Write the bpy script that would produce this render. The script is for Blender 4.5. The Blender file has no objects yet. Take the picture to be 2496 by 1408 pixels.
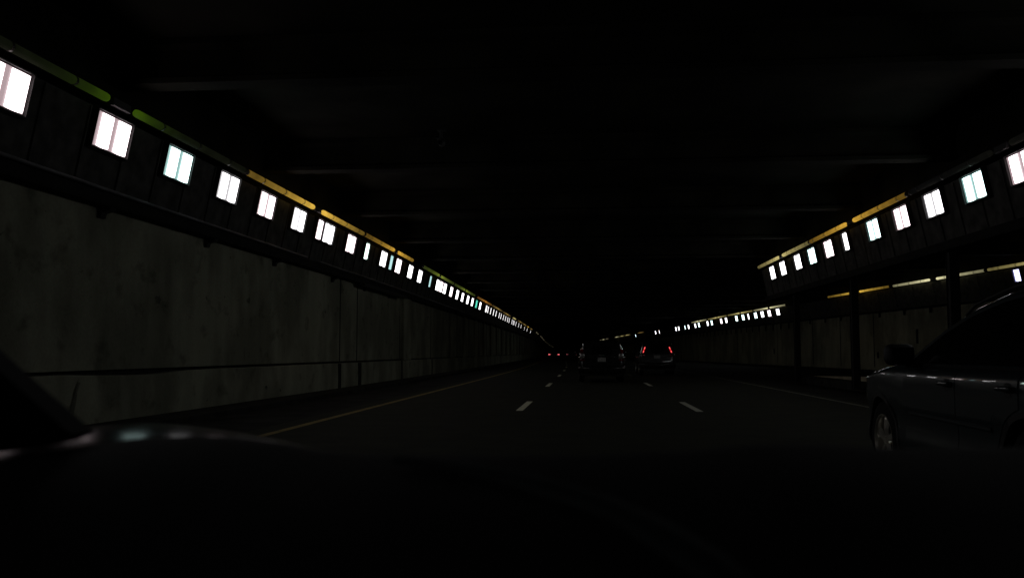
import bpy, bmesh, math, random
from mathutils import Vector, Matrix, noise
R = math.radians
scene = bpy.context.scene
COL = scene.collection
random.seed(7)

# ---------------------------------------------------------------- camera, world, exposure
F_PX, W_PX = 2100.0, 2496.0
cam_d = bpy.data.cameras.new("camera")
cam_d.sensor_width = 36.0
cam_d.lens = 36.0 * F_PX / W_PX
cam_d.clip_start = 0.05
cam_d.clip_end = 4000
cam_d.dof.use_dof = True
cam_d.dof.focus_distance = 22.0
cam_d.dof.aperture_fstop = 3.6
cam = bpy.data.objects.new("camera", cam_d)
COL.objects.link(cam)
PITCH = math.atan(154 / F_PX)
YAW = math.atan(182 / F_PX * math.cos(PITCH))
cam.location = (0, 0, 1.165)
cam.rotation_euler = (math.pi / 2 + PITCH, 0, YAW)
scene.camera = cam

world = bpy.data.worlds.new("World")
scene.world = world
world.use_nodes = True
wb = world.node_tree.nodes["Background"]
wb.inputs[0].default_value = (0.004, 0.005, 0.008, 1)      # night outside the closed tunnel
wb.inputs[1].default_value = 0.05

scene.view_settings.view_transform = 'Standard'
scene.view_settings.look = 'None'
scene.view_settings.exposure = 0.0
scene.view_settings.gamma = 1.0
LAMP = 4.3                                                # radiance of a lit fluorescent pane

# ---------------------------------------------------------------- materials
def new_mat(name):
    m = bpy.data.materials.new(name); m.use_nodes = True
    nt = m.node_tree
    return m, nt, nt.nodes["Principled BSDF"]

def plain(name, col, rough=0.6, metal=0.0, spec=0.5, coat=0.0, nscale=0, namt=0.25, bump=0.0):
    m, nt, p = new_mat(name)
    p.inputs["Base Color"].default_value = (*col, 1)
    p.inputs["Roughness"].default_value = rough
    p.inputs["Metallic"].default_value = metal
    p.inputs["Specular IOR Level"].default_value = spec
    if coat:
        p.inputs["Coat Weight"].default_value = coat
        p.inputs["Coat Roughness"].default_value = 0.02
    if nscale:
        tc = nt.nodes.new("ShaderNodeTexCoord")
        n = nt.nodes.new("ShaderNodeTexNoise"); n.inputs["Scale"].default_value = nscale
        n.inputs["Detail"].default_value = 6
        nt.links.new(tc.outputs["Object"], n.inputs["Vector"])
        mr = nt.nodes.new("ShaderNodeMapRange")
        mr.inputs["From Min"].default_value = 0.3; mr.inputs["From Max"].default_value = 0.7
        mr.inputs["To Min"].default_value = 1 - namt; mr.inputs["To Max"].default_value = 1 + namt
        nt.links.new(n.outputs["Fac"], mr.inputs["Value"])
        mx = nt.nodes.new("ShaderNodeMix"); mx.data_type = 'RGBA'; mx.blend_type = 'MULTIPLY'
        mx.inputs["Factor"].default_value = 1
        mx.inputs["A"].default_value = (*col, 1)
        nt.links.new(mr.outputs["Result"], mx.inputs["B"])
        nt.links.new(mx.outputs["Result"], p.inputs["Base Color"])
        if bump:
            b = nt.nodes.new("ShaderNodeBump"); b.inputs["Strength"].default_value = bump
            b.inputs["Distance"].default_value = 0.02
            nt.links.new(n.outputs["Fac"], b.inputs["Height"])
            nt.links.new(b.outputs["Normal"], p.inputs["Normal"])
    return m

def concrete_wall(name, col, dark=0.62):
    """weathered concrete: big pale patches, vertical streaks, blotches, spalled spots"""
    m, nt, p = new_mat(name)
    p.inputs["Roughness"].default_value = 0.92
    p.inputs["Specular IOR Level"].default_value = 0.15
    tc = nt.nodes.new("ShaderNodeTexCoord")
    def noise_(scale, sc=(1, 1, 1), det=5, lo=0.3, hi=0.7, a=0.0, b=1.0, rough=0.55):
        mp = nt.nodes.new("ShaderNodeMapping"); mp.inputs["Scale"].default_value = sc
        nt.links.new(tc.outputs["Object"], mp.inputs["Vector"])
        n = nt.nodes.new("ShaderNodeTexNoise"); n.inputs["Scale"].default_value = scale
        n.inputs["Detail"].default_value = det; n.inputs["Roughness"].default_value = rough
        nt.links.new(mp.outputs["Vector"], n.inputs["Vector"])
        mr = nt.nodes.new("ShaderNodeMapRange")
        for k, v in zip(("From Min", "From Max", "To Min", "To Max"), (lo, hi, a, b)):
            mr.inputs[k].default_value = v
        nt.links.new(n.outputs["Fac"], mr.inputs["Value"])
        return mr.outputs["Result"], n
    def mul(x, y):
        q = nt.nodes.new("ShaderNodeMath"); q.operation = 'MULTIPLY'
        nt.links.new(x, q.inputs[0]); nt.links.new(y, q.inputs[1]); return q.outputs[0]
    big, _ = noise_(0.55, (1, 1, 0.6), 4, 0.42, 0.58, 0.70, 1.16)
    stk, _ = noise_(1.3, (1, 1, 0.16), 4, 0.36, 0.64, 0.86, 1.06)
    blo, _ = noise_(1.9, (1, 1, 1.2), 6, 0.58, 0.70, 1.0, dark)
    spo, _ = noise_(5.0, (1, 1, 1), 3, 0.70, 0.75, 1.0, 0.4)
    fin, fn = noise_(22, (1, 1, 1), 4, 0.3, 0.7, 0.9, 1.08)
    v = mul(mul(mul(big, stk), mul(blo, spo)), fin)
    mx = nt.nodes.new("ShaderNodeMix"); mx.data_type = 'RGBA'; mx.blend_type = 'MULTIPLY'
    mx.inputs["Factor"].default_value = 1; mx.inputs["A"].default_value = (*col, 1)
    nt.links.new(v, mx.inputs["B"])
    nt.links.new(mx.outputs["Result"], p.inputs["Base Color"])
    b = nt.nodes.new("ShaderNodeBump"); b.inputs["Strength"].default_value = 0.4
    b.inputs["Distance"].default_value = 0.01
    nt.links.new(fn.outputs["Fac"], b.inputs["Height"]); nt.links.new(b.outputs["Normal"], p.inputs["Normal"])
    return m

def emit(name, col, s):
    m, nt, p = new_mat(name)
    p.inputs["Base Color"].default_value = (0.02, 0.02, 0.02, 1)
    p.inputs["Roughness"].default_value = 0.4
    p.inputs["Emission Color"].default_value = (*col, 1)
    p.inputs["Emission Strength"].default_value = s
    return m

M = {}
M['wall'] = concrete_wall("stained_concrete", (0.36, 0.365, 0.275))
M['wall_far'] = concrete_wall("far_concrete", (0.47, 0.46, 0.33), 0.8)
M['groove'] = plain("black_recess", (0.012, 0.012, 0.012), 0.95)
M['grime'] = plain("wall_grime", (0.16, 0.16, 0.12), 0.95, nscale=6, namt=0.5)
M['ledge'] = plain("sooty_concrete", (0.030, 0.030, 0.028), 0.95, nscale=3, spec=0.1)
M['panel'] = plain("dusty_panel", (0.085, 0.083, 0.078), 0.8, nscale=4, namt=0.5, spec=0.2)
M['ceiling'] = plain("sooty_ceiling", (0.020, 0.020, 0.016), 0.95, nscale=0.7, namt=0.5, spec=0.05)
M['beam'] = plain("sooty_beam", (0.016, 0.0155, 0.012), 0.95, nscale=0.9, namt=0.6, spec=0.05)
M['asphalt'] = plain("asphalt", (0.023, 0.024, 0.014), 0.9, nscale=1.6, namt=0.22, spec=0.1, bump=0.2)
M['dirt'] = plain("dirty_shoulder", (0.026, 0.025, 0.022), 0.95, nscale=1.2, namt=0.5, spec=0.05)
M['white_line'] = plain("white_road_paint", (0.80, 0.80, 0.60), 0.7, nscale=7, namt=0.2, spec=0.2)
M['dull_line'] = plain("dull_white_road_paint", (0.55, 0.55, 0.45), 0.7, nscale=7, namt=0.2, spec=0.2)
M['faded_line'] = plain("faded_road_paint", (0.15, 0.15, 0.12), 0.8, nscale=2, namt=0.4, spec=0.2)
M['yellow_line'] = plain("yellow_road_paint", (0.19, 0.135, 0.015), 0.7, nscale=2.5, namt=0.35, spec=0.2)
M['conduit'] = plain("grey_conduit", (0.16, 0.16, 0.17), 0.55, 0.3, nscale=2, namt=0.4)
M['steel'] = plain("black_steel", (0.010, 0.010, 0.010), 0.7)
M['housing'] = plain("lamp_housing", (0.045, 0.045, 0.045), 0.6, 0.2)
M['bracket'] = plain("dark_bracket", (0.02, 0.02, 0.02), 0.7, 0.3)
M['kerb'] = plain("dark_kerb", (0.035, 0.034, 0.03), 0.95, nscale=2, namt=0.4, spec=0.05)
M['median'] = plain("median_concrete", (0.05, 0.05, 0.045), 0.95, nscale=2, namt=0.4, spec=0.05)
M['pale'] = plain("pale_concrete", (0.52, 0.47, 0.33), 0.9, nscale=2, namt=0.2, spec=0.1)
TINTS = {'white': (1.0, 0.98, 1.0), 'pink': (1.0, 0.83, 0.86), 'cyan': (0.72, 1.0, 0.97),
         'green': (0.75, 1.0, 0.88), 'blue': (0.62, 0.62, 1.0), 'teal': (0.12, 0.75, 0.55)}
for k, c in TINTS.items():
    M['lens_' + k] = emit("lit_pane_" + k, c, LAMP)
    M['diff_' + k] = emit("lit_diffuser_" + k, tuple(x ** 1.6 for x in c), 0.42)
M['dim_far'] = emit('far_pane_white', (1, .97, .98), 2.0)
M['dim_cyan'] = emit("dim_pane_cyan", (0.55, 0.9, 0.9), 0.95)
M['dim_teal'] = emit("dim_pane_teal", (0.08, 0.62, 0.45), 1.3)
M['ring'] = plain("pipe_ring", (0.02, 0.015, 0.01), 0.5)

def pipe_mat(name, near, far, length=1.3, gain=1.0):
    """light pipe: bright beside its lamp box, dimmer along its length (object Y)"""
    m, nt, p = new_mat(name)
    p.inputs["Base Color"].default_value = (0.012, 0.012, 0.010, 1); p.inputs["Roughness"].default_value = 0.7; p.inputs["Specular IOR Level"].default_value = 0.0
    tc = nt.nodes.new("ShaderNodeTexCoord"); sx = nt.nodes.new("ShaderNodeSeparateXYZ")
    nt.links.new(tc.outputs["Object"], sx.inputs[0])
    ab = nt.nodes.new("ShaderNodeMath"); ab.operation = 'ABSOLUTE'; nt.links.new(sx.outputs["Y"], ab.inputs[0])
    dv = nt.nodes.new("ShaderNodeMath"); dv.operation = 'DIVIDE'; nt.links.new(ab.outputs[0], dv.inputs[0]); dv.inputs[1].default_value = -length
    ex = nt.nodes.new("ShaderNodeMath"); ex.operation = 'EXPONENT'; nt.links.new(dv.outputs[0], ex.inputs[0])
    mx = nt.nodes.new("ShaderNodeMix"); mx.data_type = 'RGBA'
    mx.inputs["A"].default_value = (*far, 1); mx.inputs["B"].default_value = (*near, 1)
    nt.links.new(ex.outputs[0], mx.inputs["Factor"])
    n = nt.nodes.new("ShaderNodeTexNoise"); n.inputs["Scale"].default_value = 3.0; n.inputs["Detail"].default_value = 3
    nt.links.new(tc.outputs["Object"], n.inputs["Vector"])
    mr = nt.nodes.new("ShaderNodeMapRange"); mr.inputs["From Min"].default_value = 0.3; mr.inputs["From Max"].default_value = 0.7
    mr.inputs["To Min"].default_value = 0.75 * gain; mr.inputs["To Max"].default_value = 1.2 * gain
    nt.links.new(n.outputs["Fac"], mr.inputs["Value"])
    nt.links.new(mx.outputs["Result"], p.inputs["Emission Color"])
    nt.links.new(mr.outputs["Result"], p.inputs["Emission Strength"])
    return m

M['pipe_green_dim'] = pipe_mat("light_pipe_green_dim", (0.060, 0.130, 0.002), (0.0035, 0.0040, 0.0022), 0.45)
M['pipe_amber'] = pipe_mat("light_pipe_amber", (0.95, 0.58, 0.08), (0.02, 0.012, 0.003), 1.8)
M['pipe_amber_soft'] = pipe_mat("light_pipe_amber_soft", (0.75, 0.42, 0.05), (0.02, 0.012, 0.003), 1.9)
M['pipe_orange'] = pipe_mat("light_pipe_orange", (0.55, 0.22, 0.03), (0.07, 0.035, 0.008), 1.5)
M['pipe_olive'] = pipe_mat("light_pipe_olive", (0.22, 0.27, 0.03), (0.02, 0.028, 0.006), 1.2)
M['pipe_yellow'] = pipe_mat("light_pipe_yellow", (0.68, 0.57, 0.22), (0.05, 0.04, 0.012), 1.9)
M['pipe_pale'] = pipe_mat("light_pipe_pale", (0.95, 0.88, 0.50), (0.06, 0.055, 0.028), 2.0)
M['pipe_faint'] = pipe_mat("light_pipe_faint", (0.30, 0.26, 0.16), (0.02, 0.018, 0.012), 1.6)
M['pipe_brown'] = pipe_mat("light_pipe_brown", (0.30, 0.19, 0.05), (0.03, 0.02, 0.008), 1.8)
M['pipe_off'] = pipe_mat("light_pipe_unlit", (0.004, 0.004, 0.003), (0.002, 0.002, 0.002), 1.0)

M['paint_suv'] = plain("charcoal_car_paint", (0.030, 0.041, 0.046), 0.36, 0.2, coat=1.0)
M['paint_black'] = plain("black_car_paint", (0.008, 0.008, 0.009), 0.25, 0.0, coat=1.0)
M['paint_grey'] = plain("dark_grey_car_paint", (0.02, 0.02, 0.022), 0.3, 0.2, coat=1.0)
M['glass'] = plain("tinted_car_glass", (0.004, 0.004, 0.004), 0.04, 0.0)
M['plastic'] = plain("black_plastic", (0.010, 0.010, 0.010), 0.6)
M['rubber'] = plain("tyre_rubber", (0.008, 0.008, 0.008), 0.85, spec=0.2)
M['alloy'] = plain("alloy_wheel", (0.80, 0.77, 0.68), 0.30, 0.8)
M['chrome'] = plain("chrome_trim", (0.75, 0.75, 0.75), 0.12, 1.0)
M['plate'] = plain("licence_plate", (0.34, 0.34, 0.33), 0.5, nscale=22, namt=0.5)
M['lamp_clear'] = plain("clear_lamp_glass", (0.75, 0.72, 0.70), 0.22, 0.9, coat=1.0)
M['lamp_unlit'] = plain("red_lamp_unlit", (0.16, 0.006, 0.006), 0.12, 0.1, coat=1.0)
M['tail_on'] = emit("tail_lamp_lit", (1.0, 0.12, 0.12), 1.7)
M['tail_glow'] = emit("tail_lamp_lens", (1.0, 0.015, 0.02), 0.42)
M['tail_far'] = emit("tail_lamp_far", (1.0, 0.16, 0.17), 1.6)
M['tail_faint'] = emit("tail_lamp_faint", (1.0, 0.25, 0.28), 0.16)
M['dash'] = plain("dashboard_plastic", (0.010, 0.010, 0.010), 0.85, spec=0.1)
M['dash_glare'] = plain("dashboard_glare", (0.022, 0.028, 0.028), 0.7, spec=0.1)  # lighter tone stands in for glare on the windscreen
M['bonnet'] = plain("own_bonnet_paint", (0.006, 0.007, 0.007), 0.16, 0.0, spec=0.5)
M['bonnet'].node_tree.nodes['Principled BSDF'].inputs['IOR'].default_value = 1.038

# ---------------------------------------------------------------- helpers
def link(name, bm, mat, parent=None, smooth=False, loc=None):
    me = bpy.data.meshes.new(name)
    bmesh.ops.recalc_face_normals(bm, faces=bm.faces)
    bm.to_mesh(me); bm.free()
    if smooth:
        for f in me.polygons: f.use_smooth = True
    me.materials.append(mat)
    o = bpy.data.objects.new(name, me); COL.objects.link(o)
    if parent: o.parent = parent
    if loc: o.location = loc
    return o

def tag(o, label=None, cat=None, group=None, kind=None):
    if label: o["label"] = label
    if cat: o["category"] = cat
    if group: o["group"] = group
    if kind: o["kind"] = kind
    return o

def empty(name, loc=(0, 0, 0), rz=0, rot=None):
    o = bpy.data.objects.new(name, None); COL.objects.link(o)
    o.empty_display_size = 0.2
    o.location = loc; o.rotation_euler = rot or (0, 0, rz)
    return o

def box(bm, c, s, rot=None):
    m = Matrix.Translation(c)
    if rot is not None: m = m @ rot
    m = m @ Matrix.Diagonal((*s, 1))
    return bmesh.ops.create_cube(bm, size=1, matrix=m)

def tube(bm, p0, p1, r0, r1=None, n=12, caps=True):
    p0 = Vector(p0); p1 = Vector(p1); r1 = r0 if r1 is None else r1
    d = p1 - p0; z = d.normalized()
    q = z.to_track_quat('Z', 'Y').to_matrix()
    a, b = [], []
    for i in range(n):
        t = 2 * math.pi * i / n; v = Vector((math.cos(t), math.sin(t), 0))
        a.append(bm.verts.new(p0 + q @ (v * r0))); b.append(bm.verts.new(p1 + q @ (v * r1)))
    for i in range(n):
        bm.faces.new((a[i], a[(i + 1) % n], b[(i + 1) % n], b[i]))
    if caps: bm.faces.new(a[::-1]); bm.faces.new(b)

def grid(bm, rows, close=False):
    """rows: list of lists of points"""
    vs = [[bm.verts.new(p) for p in r] for r in rows]
    for i in range(len(vs) - 1):
        n = len(vs[i])
        for j in range(n if close else n - 1):
            f = (vs[i][j], vs[i][(j + 1) % n], vs[i + 1][(j + 1) % n], vs[i + 1][j])
            try: bm.faces.new(f)
            except ValueError: pass
    return vs

def copy_tree(o, parent=None):
    c = o.copy(); COL.objects.link(c); c.parent = parent
    for ch in list(o.children): copy_tree(ch, c)
    return c

# ---------------------------------------------------------------- tunnel paths
TL = [(-60, 0), (30, 0), (39, -.12), (48.6, -.25), (60, -.4), (68, -.5), (83, -.8), (103, -1.1), (121, -1.5), (153, -2.2),
      (171, -2.8), (198, -3.7), (269, -6.3), (377, -10), (472, -12.7), (686, -18.6), (1079, -28.5)]
TR = [(-60, 20.6), (0, 19.9), (20, 18.8), (36.3, 17.65), (44.2, 17.0), (52.3, 16.1), (67, 15.05), (80.7, 14.0), (90, 13.5),
      (102, 12.9), (138, 11.06), (181, 8.5), (253, 4.2), (310, 1), (377, -1.5), (472, -4), (686, -10), (1079, -20)]
def interp(t, y):
    if y <= t[0][0]: return t[0][1]
    for (a, b), (c, d) in zip(t, t[1:]):
        if y <= c: return b + (d - b) * (y - a) / (c - a)
    return t[-1][1]
def sL(y): return (interp(TL, y - 3) + interp(TL, y) + interp(TL, y + 3)) / 3
def XR(y): return (interp(TR, y - 3) + interp(TR, y) + interp(TR, y + 3)) / 3
def sRoad(y):
    k = min(1, max(0, (y - 40) / 60)); return sL(y) * k
def Ylist(a, b):
    out = [a]; y = a
    while y < b:
        y += 3 if y < 100 else (8 if y < 300 else 30)
        out.append(min(y, b))
    return out

def sweep(name, prof, shift, ys, mat, parent=None, mirror=False, closed=True):
    bm = bmesh.new()
    rows = []
    for y in ys:
        s = shift(y)
        rows.append([((-x if mirror else x) + s, y, z) for x, z in prof])
    vs = grid(bm, rows, close=closed)
    if closed:
        bm.faces.new(vs[0]); bm.faces.new(vs[-1][::-1])
    return link(name, bm, mat, parent)

YS = Ylist(-12, 700)

# ---------------------------------------------------------------- road, ground
def sheet(name, xa, xb, ya, yb, z, mat, fa=sRoad, fb=sRoad, step=None):
    bm = bmesh.new(); ys = Ylist(ya, yb)
    grid(bm, [[(xa + fa(y), y, z), (xb + fb(y), y, z)] for y in ys])
    return link(name, bm, mat)
g = sheet("ground", -400, 400, -60, 1200, -0.03, M['dirt'], lambda y: 0, lambda y: 0); tag(g, kind='structure')
def roadsurf():
    bm = bmesh.new()
    grid(bm, [[(-5.0 + sRoad(y), y, 0), (6.35 + sRoad(y), y, 0)] for y in YS])
    return link("road", bm, M['asphalt'])
tag(roadsurf(), kind='structure')
def farroad():
    bm = bmesh.new()
    grid(bm, [[(6.36 + sRoad(y), y, -0.001), (max(XR(y) - .2, 6.4 + sRoad(y)), y, -0.001)] for y in YS])
    return link("side_road", bm, M['dirt'])
tag(farroad(), kind='structure')
def shoulder():
    bm = bmesh.new()
    grid(bm, [[(-7.3 + sL(y), y, 0.0), (-5.0 + sRoad(y), y, 0.0)] for y in YS])
    return link("road_shoulder", bm, M['dirt'])
tag(shoulder(), kind='structure')

# markings (4 mm sheets)
tag(sheet("yellow_edge_line", -4.60, -4.46, -8, 300, .004, M['yellow_line']), "long faded yellow edge line beside the left tunnel wall", "road marking")
tag(sheet("white_edge_line", 5.90, 6.02, -8, 250, .004, M['faded_line']), "long worn white edge line beside the central columns", "road marking")
def dash(x0, y0, mat, label, grp):
    bm = bmesh.new(); w = .07; n = 4
    grid(bm, [[(x0 - w + sRoad(y0 + 3.25 * i / n), y0 + 3.25 * i / n, .004), (x0 + w + sRoad(y0 + 3.25 * i / n), y0 + 3.25 * i / n, .004)] for i in range(n + 1)])
    tag(link("lane_dash", bm, mat), label, "lane marking", grp)
ordn = ["nearest", "second", "third", "fourth", "fifth", "sixth", "seventh", "eighth", "ninth", "tenth"]
for i in range(9):
    dash(-1.35, 17.3 + 12.2 * i, M['white_line'], "white lane dash left of the central minivan's lane, %s one from the dashboard" % ordn[i], "lane dashes on the left")
for i in range(5):
    dash(2.21, 17.3 + 12.9 * i, M['dull_line'] if i < 2 else M['faded_line'], "white lane dash between the two middle lanes on the right, %s one from the dashboard" % ordn[i], "lane dashes on the right")
bm = bmesh.new()
grid(bm, [[(7.3 - .05 * k, 60 + 7 * k, .006), (7.42 - .05 * k, 60 + 7 * k, .006)] for k in range(5)])
tag(link("gore_line", bm, M['faded_line']), "faint pale line on the road right of the tail-lit vehicle", "road marking")

# ---------------------------------------------------------------- left wall
def xw(y): return sL(y)
lw = empty("tunnel_wall", (-7.4, 0, 0))
tag(lw, "long stained concrete left wall with dark horizontal groove under the lamps", "tunnel wall")
def P(o, par):      # parent while keeping world coordinates
    o.parent = par; o.matrix_parent_inverse = Matrix.Translation(par.location).inverted(); return o
P(sweep("upper_wall", [(-7.26, .90), (-7.26, 3.6), (-7.62, 3.6), (-7.62, .90)], xw, YS, M['wall']), lw)
# plinth with broken crooked top edge near the camera
bm = bmesh.new(); rows = []
ys = [i * .5 - 12 for i in range(120)] + Ylist(48, 700)
for y in ys:
    top = .845 + .012 * noise.noise(Vector((y * 1.1, 0, 3))) - (.05 * max(0, 1 - abs(y - 13.6) / 2.2))
    foot = .02 * noise.noise(Vector((y * .8, 9, 0)))
    s = xw(y)
    rows.append([(-7.2 + s + foot, y, -.02), (-7.19 + s, y, .4), (-7.2 + s, y, top - .02), (-7.22 + s, y, top), (-7.6 + s, y, top), (-7.6 + s, y, -.02)])
vs = grid(bm, rows, close=True); bm.faces.new(vs[0]); bm.faces.new(vs[-1][::-1])
P(link("plinth", bm, M['wall']), lw)
P(sweep("groove", [(-7.40, .80), (-7.40, .95), (-7.55, .95), (-7.55, .80)], xw, YS, M['groove']), lw)
def wbox(name, y0, y1, x0, x1, z0, z1, mat, par):
    bm = bmesh.new(); s = xw((y0 + y1) / 2)
    box(bm, ((x0 + x1) / 2 + s, (y0 + y1) / 2, (z0 + z1) / 2), (abs(x1 - x0), y1 - y0, z1 - z0))
    return P(link(name, bm, mat), par)
for y0 in (24.9, 26.8, 33.3, 40.6, 46.6):
    wbox("joint", y0, y0 + .07, -7.262, -7.252, .9, 3.4, M['groove'], lw)
for y0, w in ((24.6, .30), (26.8, .38), (33.4, .2), (40.6, .2)):
    wbox("joint", y0, y0 + w, -7.23, -7.187, 0.0, .835, M['groove'], lw)
wbox("pilaster", 33.6, 35.1, -7.24, -7.14, .86, 3.4, M['wall'], lw)
y = 46.9
while y < 150:
    wbox("pilaster", y, y + .9, -7.24, -7.12, .86, 3.4, M['wall'], lw)
    wbox("joint", y + 2.8, y + 2.95, -7.262, -7.252, .9, 3.4, M['groove'], lw)
    y += 5.6
# dark crack spreading down the plinth, and spalled holes
bm = bmesh.new()
cr = [(11.72, .74, .05), (11.64, .60, .07), (11.62, .48, .08), (11.56, .36, .13), (11.50, .22, .20), (11.45, .06, .26)]
grid(bm, [[(-7.176, a - w / 2, z), (-7.176, a + w / 2, z)] for a, z, w in cr]); P(link("stain", bm, M['grime']), lw)
for (yy, z, s) in ((14.05, 2.05, .10), (18.0, 2.28, .08), (18.9, .38, .06), (19.8, .28, .04)):
    bm = bmesh.new(); n = 11
    pts = []
    for i in range(n):
        t = 2 * math.pi * i / n; r = s * (.55 + .6 * random.random())
        pts.append(bm.verts.new((-7.255 if z > .9 else -7.172, yy + 1.5 * r * math.cos(t), z + r * math.sin(t))))
    bm.faces.new(pts); P(link("stain", bm, M['grime']), lw)
# slim kerb at the foot
k = sweep("kerb", [(-6.62, 0), (-6.64, .10), (-6.72, .12), (-7.15, .13), (-7.15, 0)], xw, YS, M['kerb'])
tag(k, "low dark kerb running along the foot of the left wall", "kerb")

# ---------------------------------------------------------------- lighting cornice (profile mirrored for the right side)
LEDGE = [(-7.9, 3.32), (-7.04, 3.32), (-7.02, 3.36), (-7.02, 3.50), (-7.10, 3.53), (-7.9, 3.53)]
PANEL = [(-7.9, 3.53), (-7.105, 3.53), (-6.89, 4.62), (-6.97, 4.66), (-7.9, 4.66)]
UPPER = [(-7.9, 4.66), (-7.02, 4.66), (-7.02, 5.80), (-7.9, 5.80)]
def ribs(bm, ys, shift, sgn=1):
    for y in ys:
        s = shift(y)
        c = Vector((sgn * -6.985 + s, y, 4.07)); ang = math.atan2(.215, 1.09)
        box(bm, c, (.03, .035, 1.08), Matrix.Rotation(sgn * ang, 4, 'Y'))
def cornice(label, shift, ys, ribys, sgn, back=None, lower_dz=0.0):
    root = empty("lamp_cornice", (shift(0) + sgn * -7.2, 0, 3.5)); tag(root, label, "cornice")
    def pr(pf): return [(x * sgn, z) for x, z in pf]
    led = [(x, z - (lower_dz if z < 3.4 else 0)) for x, z in LEDGE]
    P(sweep("ledge", pr(led), shift, ys, M['ledge']), root)
    bmr = bmesh.new()
    rows = [[(x * sgn + shift(y), y, z) for x, z in PANEL] for y in ys]
    vs = grid(bmr, rows, close=True); bmr.faces.new(vs[0]); bmr.faces.new(vs[-1][::-1])
    ribs(bmr, ribys, shift, sgn)
    P(link("panel", bmr, M['panel']), root)
    P(sweep("upper_face", pr(UPPER), shift, ys, M['beam']), root)
    return root
c1 = cornice("dark cornice over the left wall carrying the white lamps", sL, YS, [-3 + 1.02 * i for i in range(50)], 1)
def conduit(root, shift, ys, sgn):
    bm = bmesh.new(); n = 8; rows = []
    for y in ys:
        wob = .015 * noise.noise(Vector((y * .4, 1, 1)))
        rows.append([(sgn * -6.985 + shift(y) + .028 * math.cos(2 * math.pi * i / n), y, 3.535 + wob + .028 * math.sin(2 * math.pi * i / n)) for i in range(n)])
    grid(bm, rows, close=True); P(link("conduit", bm, M['conduit'], smooth=True), root)
conduit(c1, sL, Ylist(-10, 21) , 1); conduit(c1, sL, [22 + i for i in range(30)], 1)
for y in (12.2, 15.8, 19.4, 24.0, 27.6, 31.2):
    bm = bmesh.new(); s = sL(y)
    prof = [(-7.25, 3.315), (-7.03, 3.315), (-7.05, 3.27), (-7.17, 3.24), (-7.20, 3.16), (-7.25, 3.16)]
    for sgn in (0,):
        a = [bm.verts.new((x + s, y - .07, z)) for x, z in prof]; b = [bm.verts.new((x + s, y + .07, z)) for x, z in prof]
        bm.faces.new(a); bm.faces.new(b[::-1])
        for i in range(len(a)): bm.faces.new((a[i], a[(i + 1) % len(a)], b[(i + 1) % len(a)], b[i]))
    P(link("bracket", bm, M['bracket']), c1)
wbx = bmesh.new(); box(wbx, (-6.98, 29.5, 3.27), (.22, 6.4, .10)); P(link("cable_box", wbx, M['bracket']), c1)

# ---------------------------------------------------------------- far right wall with its cornice
def sRw(y): return XR(y) - 6.72          # mirrored profile: +6.72 is the light pipe
rw = empty("tunnel_wall", (20, 0, 0)); tag(rw, "olive grey concrete wall on the far right beyond the steel columns", "tunnel wall")
P(sweep("upper_wall", [(7.26, -.02), (7.26, 3.7), (7.6, 3.7), (7.6, -.02)], sRw, YS, M['wall_far']), rw)
c3 = cornice("dark cornice over the far right wall with thin yellow light pipes", sRw, YS, [30 + 2.05 * i for i in range(40)], -1, lower_dz=-0.10)
for y in (45.2, 48.0, 51.0, 54, 56.8, 59.7, 62.8, 65.2) + tuple(67.7 + 2.07 * i for i in range(22)):
    bm = bmesh.new(); s = sRw(y); small = y < 66
    box(bm, (7.18 + s, y, 3.30 if small else 3.19), (.06, .16 if small else .14, .28 if small else .5))
    P(link("bracket", bm, M['bracket']), c3)
for y, w in ((57.2, .1), (62.5, .12), (71.0, .10), (76, .1), (52, .1), (84, .12)):
    bm = bmesh.new(); box(bm, (7.257 + sRw(y), y, 1.9), (.01, w, 3.2)); P(link("joint", bm, M['groove']), rw)
for y, z, h in ((46.8, 2.0, .75), (71.9, 1.25, .45), (51.5, 1.0, .35), (105, 1.9, .3)):
    bm = bmesh.new(); box(bm, (7.245 + sRw(y), y, z), (.03, .25, h)); P(link("wall_box", bm, M['bracket']), rw)
k = sweep("kerb", [(6.3, 0), (6.32, .13), (7.24, .14), (7.24, 0)], sRw, YS, M['kerb'])
tag(k, "low dark kerb along the foot of the far right wall", "kerb")

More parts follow.
